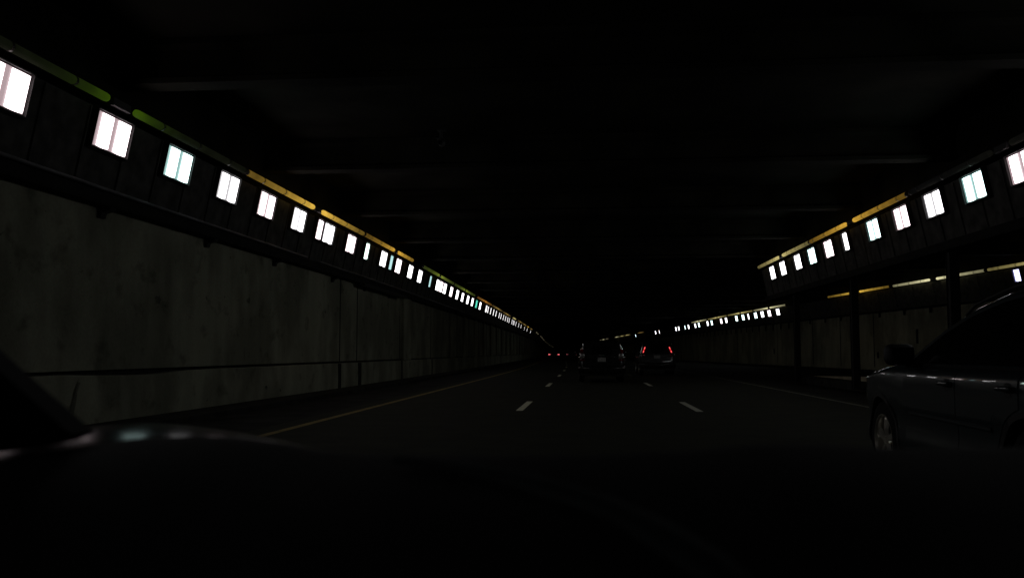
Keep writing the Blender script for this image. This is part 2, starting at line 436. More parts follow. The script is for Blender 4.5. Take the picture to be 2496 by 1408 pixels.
# ---------------------------------------------------------------- ceiling and beams
def ceiling():
    bm = bmesh.new()
    grid(bm, [[(-7.6 + sL(y), y, 5.78), (XR(y) + 1.0, y, 5.78), (XR(y) + 1.0, y, 6.1), (-7.6 + sL(y), y, 6.1)] for y in YS], close=True)
    return link("ceiling", bm, M['ceiling'])
tag(ceiling(), kind='structure')
bm = bmesh.new(); box(bm, (5, -12.2, 3), (40, .3, 7)); tag(link("light_stop", bm, M['ceiling']), kind='structure')  # unseen cap behind the camera, added to keep outside light from leaking in
bm = bmesh.new(); box(bm, (-10, 702, 3), (60, .3, 7)); tag(link("light_stop", bm, M['ceiling']), kind='structure')  # unseen far cap, added to close the tunnel against outside light
bl = ["nearest", "second nearest", "third nearest"]
for i in range(16):
    y = 6.0 + 6.1 * i; x0 = -7.0 + sL(y); x1 = min(XR(y) + .3, 40)
    bm = bmesh.new()
    zb = 5.10
    prof = [(-.2, zb), (.2, zb), (.2, zb + .08), (.07, zb + .14), (.07, 5.62), (.2, 5.68), (.2, 5.77), (-.2, 5.77), (-.2, 5.68), (-.07, 5.62), (-.07, zb + .14), (-.2, zb + .08)]
    a = [bm.verts.new((x0, y + p, z)) for p, z in prof]; b = [bm.verts.new((x1, y + p, z)) for p, z in prof]
    bm.faces.new(a); bm.faces.new(b[::-1])
    for j in range(len(a)): bm.faces.new((a[j], a[(j + 1) % 12], b[(j + 1) % 12], b[j]))
    o = link("ceiling_beam", bm, M['beam'])
    tag(o, "sooty beam crossing under the dark tunnel ceiling, barely visible among its like", "beam", "beams across the ceiling")

# ---------------------------------------------------------------- median: header beam on columns, barrier
YM = Ylist(-11, 37.3)
def sM(y): return 0.55
c2 = cornice("dark overhead beam above the columns carrying the near right-hand lamps", sM, YM, [-2 + 1.0 * i for i in range(39)], -1)
c2.name = "header_beam"; c2["category"] = "beam"
for ch in c2.children:                      # trim the back to a slim beam
    for v in ch.data.vertices:
        if v.co.x > 8.3: v.co.x = 8.05
cols = [(5.4, "hidden behind the charcoal car, nearest of the row"), (12.3, "rising behind the charcoal car's front window"),
        (19.2, "just behind the windscreen of the charcoal car"), (26.1, "left of the charcoal car's wing mirror"), (33.1, "farthest left of the row, alone against the far wall")]
for y, lab in cols:
    r = empty("steel_column", (7.85, y, 0))
    tag(r, "black steel column " + lab, "column", "columns between the carriageways")
    bm = bmesh.new()
    box(bm, (0, -.10, 1.75), (.2, .015, 3.3)); box(bm, (0, .10, 1.75), (.2, .015, 3.3)); box(bm, (0, 0, 1.75), (.15, .184, 3.3))
    link("shaft", bm, M['steel'], r)
    bm = bmesh.new(); box(bm, (0, 0, .11), (.36, .36, .03)); link("base_plate", bm, M['steel'], r)
    bm = bmesh.new(); box(bm, (0, 0, 3.43), (.3, .3, .05)); link("cap_plate", bm, M['steel'], r)
md = empty("median_barrier", (8.6, 15, 0)); tag(md, "low dark median kerb under the columns with pale sloping end", "barrier")
def sm0(y): return 0
P(sweep("base", [(8.15, -.01), (8.15, .24), (8.2, .27), (9.4, .27), (9.4, -.01)], sm0, Ylist(-11, 33.5), M['median']), md)
P(sweep("coping", [(8.6, .27), (8.6, .60), (8.7, .62), (8.9, .62), (8.95, .60), (8.95, .27)], sm0, Ylist(-11, 27), M['median']), md)
bm = bmesh.new()
a = [(8.15, 14, .268), (8.15, 33, .274), (8.25, 33, .28), (8.25, 14, .60)]
def wedge(bm):
    x0, x1 = 8.40, 8.58
    pts = [(12, .28, .58), (17, .28, .565), (22, .28, .54), (27, .28, .43), (33, .28, .285)]
    rows = [[(x0, y, lo), (x0, y, hi), (x1, y, hi), (x1, y, lo)] for y, lo, hi in pts]
    vs = grid(bm, rows, close=True); bm.faces.new(vs[0]); bm.faces.new(vs[-1][::-1])
wedge(bm); P(link("pale_ramp", bm, M['pale']), md)

# ---------------------------------------------------------------- panel lamps
def lamp_proto(kind, tint, dim=None):
    """local: face looks to +X, length along Y, up Z (untilted)"""
    root = empty("panel_lamp")
    full = kind == 'full'
    L = .88 if full else .47
    bm = bmesh.new()
    box(bm, (-.075, 0, 0), (.10, L + .10, .60))
    t = .02
    for sy in (-1, 1): box(bm, (-.005, sy * (L / 2 + .035), 0), (.05, t, .58))
    for sz in (-1, 1): box(bm, (-.005, 0, sz * .275), (.05, L + .09, t))
    link("housing", bm, M['housing'], root)
    bm = bmesh.new(); box(bm, (-.018, 0, 0), (.012, L, .49))
    dm = M['dim_teal'] if dim == 'teal' else M['diff_' + tint]
    link("diffuser", bm, dm, root)
    spans = [(-.35, -.045), (.075, .42)] if full else [(-.15, .20)]
    lm = M['lens_' + tint] if not dim else M['dim_' + dim]
    for a, b in spans:
        bm = bmesh.new(); n = 7; rows = []
        for i in range(n):
            u = i / (n - 1); yy = a + (b - a) * u; bul = math.sin(math.pi * u) ** .6 * .022
            zz = math.sin(math.pi * u) ** .7 * .012
            rows.append([(-.01, yy, -.235 - zz), (bul * .6, yy, -.23 - zz), (bul, yy, -.2), (bul, yy, .21), (bul * .6, yy, .232), (-.01, yy, .235)])
        grid(bm, rows)
        link("lit_pane", bm, lm, root, smooth=True)
    return root
PROTO = {}
used_first = set()
TILT = math.atan2(.215, 1.09)
num = ["first", "second", "third", "fourth", "fifth", "sixth", "seventh", "eighth", "ninth", "tenth", "eleventh", "twelfth", "thirteenth",
       "fourteenth", "fifteenth", "sixteenth", "seventeenth", "eighteenth", "nineteenth"]
tens = {2: "twent", 3: "thirt", 4: "fort", 5: "fift", 6: "sixt"}
def ordinal(n):
    if n < 20: return num[n - 1]
    t, u = divmod(n, 10)
    return tens[t] + ("ieth" if u == 0 else "y-" + num[u - 1])
def place_lamp(y, spec, shift, sgn, label, group, near=1):
    if spec not in PROTO:
        PROTO[spec] = lamp_proto(*spec); root = PROTO[spec]
    else: root = copy_tree(PROTO[spec])
    zc = 4.325
    x = sgn * -6.862 + shift(y)
    dy = (shift(y + 1) - shift(y - 1)) / 2
    # local X -> inward (+x for left wall); tilt the face downward
    yaw = -math.atan(dy) + (0 if sgn == 1 else math.pi)
    root.location = (x, y, zc)
    root.rotation_euler = (Matrix.Rotation(yaw, 4, 'Z') @ Matrix.Rotation(TILT, 4, 'Y')).to_euler()
    tag(root, label, "lamp", group)
    return root
W_, K, C, G = 'white', 'pink', 'cyan', 'green'
left = [(9.45, 'full', K), (11.82, 'full', K), (13.86, 'full', C), (15.89, 'full', W_), (17.89, 'full', K), (19.97, 'full', W_),
        (21.6, 'half', K), (22.38, 'full', W_), (24.56, 'full', K), (26.41, 'half', G), (28.66, 'full', W_), (29.84, 'half', C, 'cyan'),
        (31.05, 'full', K), (33.3, 'full', W_), (35.41, 'full', W_), (38.01, 'half', C, 'cyan'), (40.1, 'full', W_), (41.15, 'full', K), (42.35, 'full', W_),
        (44.58, 'full', K), (46.9, 'full', W_), (49.12, 'full', W_), (51.59, 'full', W_), (53.89, 'full', W_), (56.16, 'full', G, 'teal'),
        (58.36, 'full', W_), (62.44, 'full', K), (63.77, 'full', W_), (65.79, 'full', W_), (68.12, 'full', W_), (70.43, 'full', W_), (73.55, 'full', W_),
        (75.56, 'full', W_), (78.26, 'full', W_), (80.95, 'full', W_), (83.62, 'full', W_), (85.77, 'full', W_), (89.62, 'full', W_), (91.6, 'full', W_), (92.9, 'full', W_),
        (95.92, 'full', W_), (100.6, 'full', W_), (105.66, 'half', W_), (113.77, 'half', K), (121.45, 'half', W_), (132.77, 'full', W_)]
cn = {'white': 'white', 'pink': 'pinkish', 'cyan': 'bluish green', 'green': 'greenish white', 'blue': 'bluish violet'}
def lname(e):
    if len(e) > 3 and e[3] == 'teal': return "dim teal lamp"
    if len(e) > 3: return "dim narrow bluish green lamp"
    return ("single-pane " if e[1] == 'half' else "twin-pane ") + cn[e[2]] + " lamp"
for i, e in enumerate(left):
    far_ = e[0] > 62
    if far_: e = (e[0], 'half' if abs(e[0] - 62.4) > .1 else 'full', e[2])
    spec = e[1:3] + ((e[3],) if len(e) > 3 else ())
    if far_: spec = e[1:3] + ('far',)
    place_lamp(e[0], spec, sL, 1, "%s on the left cornice, %s from the left edge" % (lname(e), ordinal(i + 1)), "panel lamps on the left cornice")
for y, c in ((7.4, C), (5.4, W_), (3.4, K), (1.2, W_), (-1.0, W_)):  # unseen run of the row, added for its light on wall and car
    place_lamp(y, ('full', c), sL, 1, "added unseen twin-pane %s lamp of the left cornice, %s one beyond the left edge" % (cn[c], ordinal(int((9 - y) // 2.1) + 1)), "panel lamps on the left cornice")
mid = [(15.2, 'full', K), (17.04, 'full', C), (18.97, 'full', W_), (20.86, 'full', K), (22.85, 'full', C), (25.25, 'half', W_), (27.0, 'full', K),
       (28.96, 'full', C), (30.87, 'full', W_), (33.19, 'full', W_), (35.02, 'full', W_)]
sMid = lambda y: .55
for i, e in enumerate(mid):
    place_lamp(e[0], e[1:3], sMid, -1, "%s on the column beam, %s from the right edge" % (lname(e), ordinal(i + 1)), "panel lamps on the column beam")
for y, c in ((13.1, W_), (11.2, W_), (9.2, C), (7.2, W_), (5.1, K)):  # unseen lamps carrying the row on, added for the light they give
    place_lamp(y, ('full', c), sMid, -1, "added unseen twin-pane %s lamp of the column beam, %s one beyond the right edge" % (cn[c], ordinal(int((14 - y) // 2) + 1)), "panel lamps on the column beam")
right = [(37.1, 'half', 'blue'), (69.31, 'full', W_), (71.68, 'full', K), (73.69, 'full', W_), (75.74, 'full', C), (78.08, 'half', W_), (79.97, 'full', C), (82.51, 'full', C),
         (86.96, 'full', W_), (89.29, 'full', K), (94.22, 'full', C), (96.54, 'full', W_), (101.83, 'full', C), (104.26, 'full', W_), (108.97, 'full', W_), (111.67, 'half', C),
         (116.66, 'full', W_), (119.14, 'full', W_), (135.87, 'half', W_), (140.13, 'full', W_), (167.68, 'half', C)]
for i, e in enumerate(right):
    place_lamp(e[0], e[1:3], sRw, -1, "%s on the far right wall, %s from the right edge" % (lname(e), ordinal(i + 1)), "panel lamps on the far right wall")

# ---------------------------------------------------------------- light pipes
PIPE = {}
def pipe_light(y, a, b, mat, shift, sgn, label, group):
    """a: arm towards camera, b: arm away (metres from centre)"""
    far = int(y > 62); key = (mat, round(a, 1), round(b, 1), far)
    if key in PIPE: root = copy_tree(PIPE[key])
    else:
        root = empty("pipe_light"); PIPE[key] = root
        bm = bmesh.new(); box(bm, (-.05, 0, .0), (.13, .46, .11)); box(bm, (-.16, 0, -.02), (.14, .06, .05)); link("lamp_box", bm, M['housing'], root)
        for d, ln in ((-1, a), (1, b)):
            if ln <= .5: continue
            bm = bmesh.new(); n = 12; e0, e1 = .36, ln
            rows = []
            for yy, rr in ((e0, .012), (e0 + .012, .040), (e0 + .04, .058), (e0 + .08, .062), (e1, .062)):
                rows.append([(rr * math.cos(2 * math.pi * i / n), d * yy, rr * math.sin(2 * math.pi * i / n)) for i in range(n)])
            vs = grid(bm, rows, close=True); bm.faces.new(vs[0]); bm.faces.new(vs[-1][::-1])
            link("light_pipe", bm, M[mat], root, smooth=True)
            yy = e0 + .82
            rs = []
            while yy < e1 - .3 and far < 1: rs.append(yy); yy += 1.28
            rs.append(e1)
            for p_ in rs:
                bm = bmesh.new(); tube(bm, (0, d * (p_ - .02), 0), (0, d * (p_ + .02), 0), .0655, n=12)
                link("ring", bm, M['ring'], root)
    x = sgn * -6.72 + shift(y); dx = (shift(y + 3) - shift(y - 3)) / 6
    root.location = (x, y, 4.74)
    root.rotation_euler = (0, 0, -math.atan(dx) + (0 if sgn == 1 else math.pi))
    tag(root, label, "light pipe", group)
A, S_, O_, GD, OL, YE, PA, OFF = 'pipe_amber', 'pipe_amber_soft', 'pipe_orange', 'pipe_green_dim', 'pipe_olive', 'pipe_yellow', 'pipe_pale', 'pipe_off'
pn = {A: "bright amber", S_: "soft amber", O_: "dull orange", GD: "dim green", OL: "olive green", YE: "pale yellow", PA: "cream yellow", OFF: "unlit dark"}
FA, BR = 'pipe_faint', 'pipe_brown'; pn[FA] = "faint grey"; pn[BR] = "dim brown"
LP = [(3.0, GD, 4, 4.4), (11.78, GD, 4.3, 4.5), (21.0, A, 4.6, 4.4), (30.0, S_, 4.5, 3.0), (39.93, OL, 4.6, 4.4), (49.3, OL, 4.6, 4.6), (60, O_, 4.8, 4.8), (70, BR, 4.8, 4.8), (80.6, BR, 4.8, 4.8),
      (90.9, YE, 2.6, 2.6), (101, BR, 4.6, 4.6), (111, BR, 4.6, 4.6), (121, S_, 2.6, 2.6), (132, BR, 4, 4), (156, FA, 4, 4), (167, FA, 4, 4), (194, FA, 5, 5), (209, FA, 5, 5), (224, FA, 5, 5), (239, FA, 5, 5), (254, FA, 5, 5)]
yy = 290
while yy < 640: LP.append((yy, FA, 4, 4)); yy += 42
for i, (y, m, a, b) in enumerate(LP):
    lab = "%s light pipe above the left lamp panels, %s along from the left picture edge" % (pn[m], ordinal(i)) if i else "dim green light pipe above the left lamps, nearest and mostly beyond the picture edge"
    pipe_light(y, a, b, m, sL, 1, lab, "light pipes along the left cornice")
# note: mirrored copies turn round, so arms swap
for i, (y, m, a, b) in enumerate([(15.6, OFF, 4.3, 4.2), (24.33, S_, 4.3, 4.2), (32.84, YE, 4.2, 4.15)]):
    pipe_light(y, b, a, m, sMid, -1, "%s light pipe on the beam over the columns, %s from the right" % (pn[m], ordinal(i + 1)), "light pipes on the column beam")
RP = [(34.4, YE, 4.2, 4.6), (43.87, PA, 4.6, 4.3), (52.8, A, 4.4, 4.7), (71.25, PA, 4.5, 4.4), (80.4, YE, 4.5, 4.8), (90.6, YE, 4.8, 4.8), (101, PA, 4.8, 4.8),
      (158.5, BR, 4.6, 4.6), (181, YE, 5, 5), (192.5, YE, 5, 5), (204, PA, 5, 5), (232, FA, 5, 5), (244, PA, 4, 4), (254, FA, 3, 3)]
for i, (y, m, a, b) in enumerate(RP):
    pipe_light(y, b, a, m, sRw, -1, "%s light pipe on the far right wall, %s from the right picture edge" % (pn[m], ordinal(i + 1)), "light pipes on the far right wall")

# ceiling camera
r = empty("surveillance_camera", (-2.62, 15.3, 5.1)); tag(r, "small dark surveillance camera hanging from the ceiling ahead", "camera")
bm = bmesh.new(); tube(bm, (0, 0, -.10), (0, 0, .1), .03, n=10); box(bm, (0, 0, .09), (.14, .14, .02)); link("mount", bm, M['bracket'], r)
bm = bmesh.new(); tube(bm, (0, -.12, -.15), (0, .12, -.12), .055, .06, n=14); box(bm, (0, -.03, -.085), (.13, .3, .01)); link("housing", bm, M['bracket'], r)
bm = bmesh.new(); tube(bm, (0, -.125, -.151), (0, -.12, -.15), .04, n=14); link("lens", bm, M['glass'], r)

# ---------------------------------------------------------------- cars
class Car:
    def __init__(s, topz, W, belt, zlow=.24, tumble=.33, plan=None, L=(-2.3, 2.25)):
        s.topz = topz; s.W = W; s.belt = belt; s.zlow = zlow; s.tumble = tumble; s.L = L; s.plan = plan
    def top(s, y):
        t = s.topz
        if y <= t[0][0]: return t[0][1]
        for (a, b), (c, d) in zip(t, t[1:]):
            if y <= c:
                u = (y - a) / (c - a); return b + (d - b) * u
        return t[-1][1]
    def pw(s, y):      # plan width factor: rounded nose and tail
        p = s.plan
        if y <= p[0][0]: return p[0][1]
        for (a, b), (c, d) in zip(p, p[1:]):
            if y <= c:
                u = (y - a) / (c - a); u = u * u * (3 - 2 * u); return b + (d - b) * u
        return p[-1][1]
    def half(s, y, z):
        """half width of the side surface at height z"""
        W = s.W
        bt = s.belt - .03
        if z < s.zlow + .2: w = W - .05 * ((s.zlow + .2 - z) / .2) ** 2
        elif z < .70: w = W - .012 * math.sin((z - s.zlow - .2) / (.70 - s.zlow - .2) * math.pi)
        elif z < bt + .06:
            w = W + .008 - 1.3 * max(0, z - .92) ** 2
            e = max(0, z - (bt - .025)) / .085; w += (W - .065 - (W + .008 - 1.3 * (bt + .06 - .92) ** 2)) * e ** 2.0
        else: w = W - .065 - s.tumble * (z - bt - .06)
        return w * s.pw(y)
    def section(s, y):
        T = s.top(y); lo = s.zlow; bt = s.belt - .03
        pts = []
        lowz = [lo, lo + .05, lo + .12, lo + .2, .55, .64, .70, .74, .82, .90, bt - .02, bt, bt + .02, bt + .045, bt + .06]
        cap = min(T - .05, bt + .06)
        k = (cap - lo) / (bt + .06 - lo)
        for z in lowz:
            zz = lo + (z - lo) * k
            pts.append((s.half(y, min(z, zz + .0) if k < 1 else z), zz))
        rail = T - .06
        zt = max(cap, rail)
        for u in (.12, .3, .5, .7, .85, 1.0):
            z = cap + (zt - cap) * u; pts.append((s.half(y, z) , z))
        we = pts[-1][0]
        for u, dz in ((.985, .022), (.95, .040), (.88, .052), (.7, .062), (.4, .07), (0, .074)):
            pts.append((we * u, zt + dz * min(1, (T - zt + .02) / .07)))
        return pts
    def body(s, mat, root, wheels):
        ys = sorted(set([s.L[0] + (s.L[1] - s.L[0]) * i / 60 for i in range(61)] + [s.L[0] + .02, s.L[0] + .05, s.L[1] - .02, s.L[1] - .05]))
        bm = bmesh.new(); rows = []
        for y in ys:
            half = s.section(y)
            row = [(-x, y, z) for x, z in half] + [(x, y, z) for x, z in half[::-1][1:]]
            rows.append(row)
        vs = grid(bm, rows, close=True)
        bm.faces.new(vs[0]); bm.faces.new(vs[-1][::-1])
        o = link("body", bm, mat, None, smooth=True)
        # wheel arches
        bmc = bmesh.new()
        for (wy, r, w) in wheels:
            for sx in (-1, 1): tube(bmc, (sx * (s.W - .30), wy, r - .02), (sx * (s.W + .2), wy, r - .02), r + .055, n=40)
        cut = link("cut", bmc, M['plastic'])
        md_ = o.modifiers.new("b", 'BOOLEAN'); md_.object = cut; md_.operation = 'DIFFERENCE'; md_.solver = 'EXACT'
        dg = bpy.context.evaluated_depsgraph_get()
        me = bpy.data.meshes.new_from_object(o.evaluated_get(dg))
        o.modifiers.clear(); o.data = me
        bpy.data.objects.remove(cut)
        me.materials.clear(); me.materials.append(mat)
        for f in me.polygons: f.use_smooth = True
        es = o.modifiers.new("edges", 'EDGE_SPLIT'); es.split_angle = R(38)
        o.parent = root
        return o
    def patch(s, name, mat, root, outline, side=-1, off=.004, nz=8, smooth=True):
        """outline: list of (y, zlow, zhigh) -> patch lying on the side surface"""
        bm = bmesh.new(); rows = []
        for y, z0, z1 in outline:
            rows.append([(side * (s.half(y, z0 + (z1 - z0) * i / nz) + off), y, z0 + (z1 - z0) * i / nz) for i in range(nz + 1)])
        grid(bm, rows)
        rows2 = [[(x - side * .02, y, z) for x, y, z in r] for r in rows]
        # thickness rim
        bme = [e for e in bm.edges if e.is_boundary]
        ex = bmesh.ops.extrude_edge_only(bm, edges=bme)
        for v in [v for v in ex['geom'] if isinstance(v, bmesh.types.BMVert)]: v.co.x -= side * .012
        o = link(name, bm, mat, root, smooth=True)
        es = o.modifiers.new('edges', 'EDGE_SPLIT'); es.split_angle = R(35)
        return o

def wheel(root, x, y, r, side, spokes=5):
    w = empty("wheel", (x, y, r)); w.parent = root
    bm = bmesh.new(); prof = [(-.10, .62), (-.105, .80), (-.095, .93), (-.06, .99), (0, 1.0), (.06, .99), (.095, .93), (.105, .80), (.10, .62)]
    rows = []; n = 36
    for px, pr in prof:
        rows.append([(px, r * pr * math.cos(2 * math.pi * i / n), r * pr * math.sin(2 * math.pi * i / n)) for i in range(n)])
    grid(bm, rows, close=True); link("tyre", bm, M['rubber'], w, smooth=True)
    bm = bmesh.new(); rr = r * .64; sx = side
    rows = [[(px * sx, k * rr * math.cos(2 * math.pi * i / n), k * rr * math.sin(2 * math.pi * i / n)) for i in range(n)]
            for px, k in ((.095, .985), (.108, 1.0), (.108, .965), (.09, .93), (.04, .90), (-.06, .88))]
    grid(bm, rows, close=True)
    tube(bm, (.05 * sx, 0, 0), (.092 * sx, 0, 0), rr * .2, rr * .16, n=20)
    for k in range(spokes):
        a = 2 * math.pi * k / spokes + math.pi / 2
        d = Vector((0, math.cos(a), math.sin(a))); t = Vector((0, -math.sin(a), math.cos(a)))
        pts = []
        for q, wd, xx in ((.12, .13, .085), (.45, .16, .092), (.80, .19, .085), (.97, .24, .075)):
            c = d * (rr * q)
            pts.append([c - t * (rr * wd) + Vector((xx * sx - .02 * sx, 0, 0)), c - t * (rr * wd * .55) + Vector((xx * sx, 0, 0)),
                        c + t * (rr * wd * .55) + Vector((xx * sx, 0, 0)), c + t * (rr * wd) + Vector((xx * sx - .02 * sx, 0, 0))])
        grid(bm, pts)
    for k in range(spokes):
        a = 2 * math.pi * (k + .5) / spokes + math.pi / 2
        tube(bm, (.08 * sx, rr * .13 * math.cos(a), rr * .13 * math.sin(a)), (.10 * sx, rr * .13 * math.cos(a), rr * .13 * math.sin(a)), rr * .03, n=8)
    link("rim", bm, M['alloy'], w)
    bm = bmesh.new(); tube(bm, (-.02 * sx, 0, 0), (0, 0, 0), rr * .8, n=24); link("brake_disc", bm, M['plastic'], w)
    return w

def rounded(bm, c, s, bev=.3):
    r = box(bm, c, s)
    vs = r['verts']; es = list({e for v in vs for e in v.link_edges})
    bmesh.ops.bevel(bm, geom=es, offset=min(s) * bev, segments=3, affect='EDGES', profile=.5)

# --- charcoal crossover in the right lane
def crossover():
    root = empty("parked_car", (3.56, 6.81, 0)); root.name = "crossover_car"
    tag(root, "charcoal grey crossover car driving close on the right with alloy wheels", "car")
    top = [(-2.35, .82), (-2.3, 1.0), (-2.2, 1.12), (-1.95, 1.42), (-1.7, 1.58), (-1.1, 1.625), (-.6, 1.59), (-.14, 1.505), (.24, 1.385), (.55, 1.255), (.78, 1.15), (.92, 1.085),
           (1.2, 1.045), (1.6, 1.0), (1.95, .94), (2.12, .86), (2.2, .74), (2.25, .62)]
    plan = [(-2.35, .80), (-2.2, .93), (-1.7, 1.0), (1.2, 1.0), (1.75, .965), (2.05, .87), (2.2, .72), (2.25, .62)]
    c = Car(top, .905, 1.03, .25, .36, plan, (-2.35, 2.25))
    whs = [(1.35, .37, .22), (-1.32, .37, .22)]
    c.body(M['paint_suv'], root, whs)
    # arch liners
    for wy, r, w in whs:
        for sx in (-1, 1):
            wheel(root, sx * (c.W - .13), wy, r, sx)
            bm = bmesh.new(); n = 24; rows = []
            for xx in (c.W - .005, c.W + .006):
                pass
            for rr in (r + .045, r + .085):
                rows.append([(sx * (c.half(wy + rr * math.cos(math.pi * i / n), max(.26, r + rr * math.sin(math.pi * i / n))) + .006), wy + rr * math.cos(math.pi * i / n), r - .02 + rr * math.sin(math.pi * i / n)) for i in range(n + 1)])
            grid(bm, rows); link("arch_trim", bm, M['plastic'], root)
            bm = bmesh.new(); box(bm, (sx * (c.W - .32), wy, r + .02), (.02, .8, .76)); link("arch_liner", bm, M['plastic'], root)
    for side in (-1, 1):
        # doors lie on the body with gaps between
        def drange(a, b, n): return [a + (b - a) * i / n for i in range(n + 1)]
        zt = 1.02
        fd = [(y, .38, zt) for y in drange(-.30, .72, 8)]
        d1 = c.patch("front_door", M['paint_suv'], root, fd, side, .006, 30)
        rd = []
        for y in drange(-1.22, -.312, 34):
            z0 = .38
            if y < -.84: z0 = max(.38, .35 + math.sqrt(max(0, .47 ** 2 - (y + 1.32) ** 2)))
            rd.append((y, min(z0, .95), zt))
        d2 = c.patch("rear_door", M['paint_suv'], root, rd, side, .006, 30)
        for d_, hy in ((d1, -.17), (d2, -1.10)):
            bm = bmesh.new(); x = side * (c.half(hy, .93) + .035)
            rounded(bm, (x, hy, .935), (.03, .19, .034), .45); rounded(bm, (x - side * .012, hy + .08, .935), (.05, .03, .03), .3); rounded(bm, (x - side * .012, hy - .08, .935), (.05, .03, .03), .3)
            link("handle", bm, M['paint_suv'], d_, smooth=True)
            bm = bmesh.new(); x = side * (c.half(hy, .92) + .009); n = 16
            bm.faces.new([bm.verts.new((x, hy + .055 * math.cos(2 * math.pi * i / n), .925 + .048 * math.sin(2 * math.pi * i / n))) for i in range(n)])
            link("handle_recess", bm, M['plastic'], d_)
        # side glass
        def rail(y): return c.top(y) - .078
        wf = [(y, 1.075, max(1.08, rail(y))) for y in drange(-.26, .68, 12)]
        c.patch("side_window", M['glass'], root, wf, side, .004, 6)
        c.patch("pillar_trim", M['glass'], root, [(y, 1.075, rail(y)) for y in (-.338, -.3, -.262)], side, .004, 6)
        c.patch("pillar_trim", M['glass'], root, [(y, 1.075, rail(y)) for y in (-1.22, -1.185, -1.152)], side, .004, 6)
        wr = [(y, 1.075, rail(y)) for y in drange(-1.15, -.34, 6)]
        c.patch("side_window", M['glass'], root, wr, side, .004, 6)
        wq = [(y, 1.085 + .08 * max(0, (-1.22 - y) / .5), max(1.1 + .08 * max(0, (-1.22 - y) / .5), rail(y))) for y in drange(-1.78, -1.22, 5)]
        c.patch("side_window", M['glass'], root, wq, side, .004, 6)
        sp = [(y, 1.045, 1.066) for y in drange(-1.8, .75, 12)]
        c.patch("belt_trim", M['plastic'], root, sp, side, .006, 2)
        sk = [(y, .27, .37) for y in drange(-.86, .90, 10)]
        c.patch("sill", M['plastic'], root, sk, side, .010, 3)
        # crease line on the lower doors
        bm = bmesh.new(); rows = []
        for y in drange(-.84, .62, 10):
            x = c.half(y, .66) + .006
            z = .645 + .01 * y
            rows.append([(side * x, y, z), (side * (x + .012), y, z + .012), (side * (x + .012), y, z + .03), (side * x, y, z + .045)])
        grid(bm, rows); link("side_moulding", bm, M['paint_suv'], root)
        # mirror
        m = empty("wing_mirror", (side * (c.W + .10), .50, 1.145)); m.parent = root
        bm = bmesh.new(); rounded(bm, (0, .03, 0), (.235, .13, .175), .42); link("shell", bm, M['plastic'], m, smooth=True)
        bm = bmesh.new(); box(bm, (-side * .01, -.037, 0), (.17, .004, .12)); link("mirror_glass", bm, M['glass'], m)
        bm = bmesh.new(); rounded(bm, (-side * .12, .03, -.085), (.14, .06, .035), .3); link("arm", bm, M['plastic'], m, smooth=True)
        # headlight
        bm = bmesh.new(); rows = []
        for y in drange(1.80, 2.17, 7):
            z1 = min(.90, c.top(y) - .075); z0 = z1 - .13 * (y - 1.72) / .45
            rows.append([(side * (c.half(y, z0 + (z1 - z0) * k / 3) * 1.0 + .006), y, z0 + (z1 - z0) * k / 3) for k in range(4)])
        grid(bm, rows); link("headlight", bm, M['lamp_clear'], root)
        # tail light
        bm = bmesh.new(); rows = [[(side * (c.half(y, z) + .006), y, z) for z in (.86, .93, 1.0, 1.04)] for y in (-2.24, -2.1, -1.98)]
        grid(bm, rows); link("tail_light", bm, M['lamp_unlit'], root)
    # windscreen & rear glass: strips over the sloped top
    for nm, a, b in (("windscreen", .12, .88), ("rear_window", -2.17, -1.78)):
        bm = bmesh.new(); rows = []
        for i in range(9):
            y = a + (b - a) * i / 8; sec = c.section(y); zt = sec[-1][1]; we = sec[-7][0] * .93
            rows.append([(u * we, y, zt + .006 - .05 * abs(u) ** 3.0) for u in (-1, -.85, -.6, -.3, 0, .3, .6, .85, 1)])
        grid(bm, rows); link(nm, bm, M['glass'], root, smooth=True)
    bm = bmesh.new(); box(bm, (0, 2.245, .45), (1.0, .03, .22)); link("grille", bm, M['plastic'], root)
    bm = bmesh.new(); box(bm, (0, -2.36, .75), (.32, .01, .16)); link("licence_plate", bm, M['plate'], root)
    # roof rail
    for side in (-1, 1):
        bm = bmesh.new(); rows = []; n = 8
        for i in range(15):
            y = -1.75 + 1.75 * i / 14; sec = c.section(y); x, z = sec[-5]
            e = 0 if i in (0, 14) else .03
            rows.append([(side * x + .012 * math.cos(2 * math.pi * k / n), y, z + .005 + e + .012 * math.sin(2 * math.pi * k / n)) for k in range(n)])
        grid(bm, rows, close=True); link("roof_rail", bm, M['plastic'], root, smooth=True)
    return root
crossover()

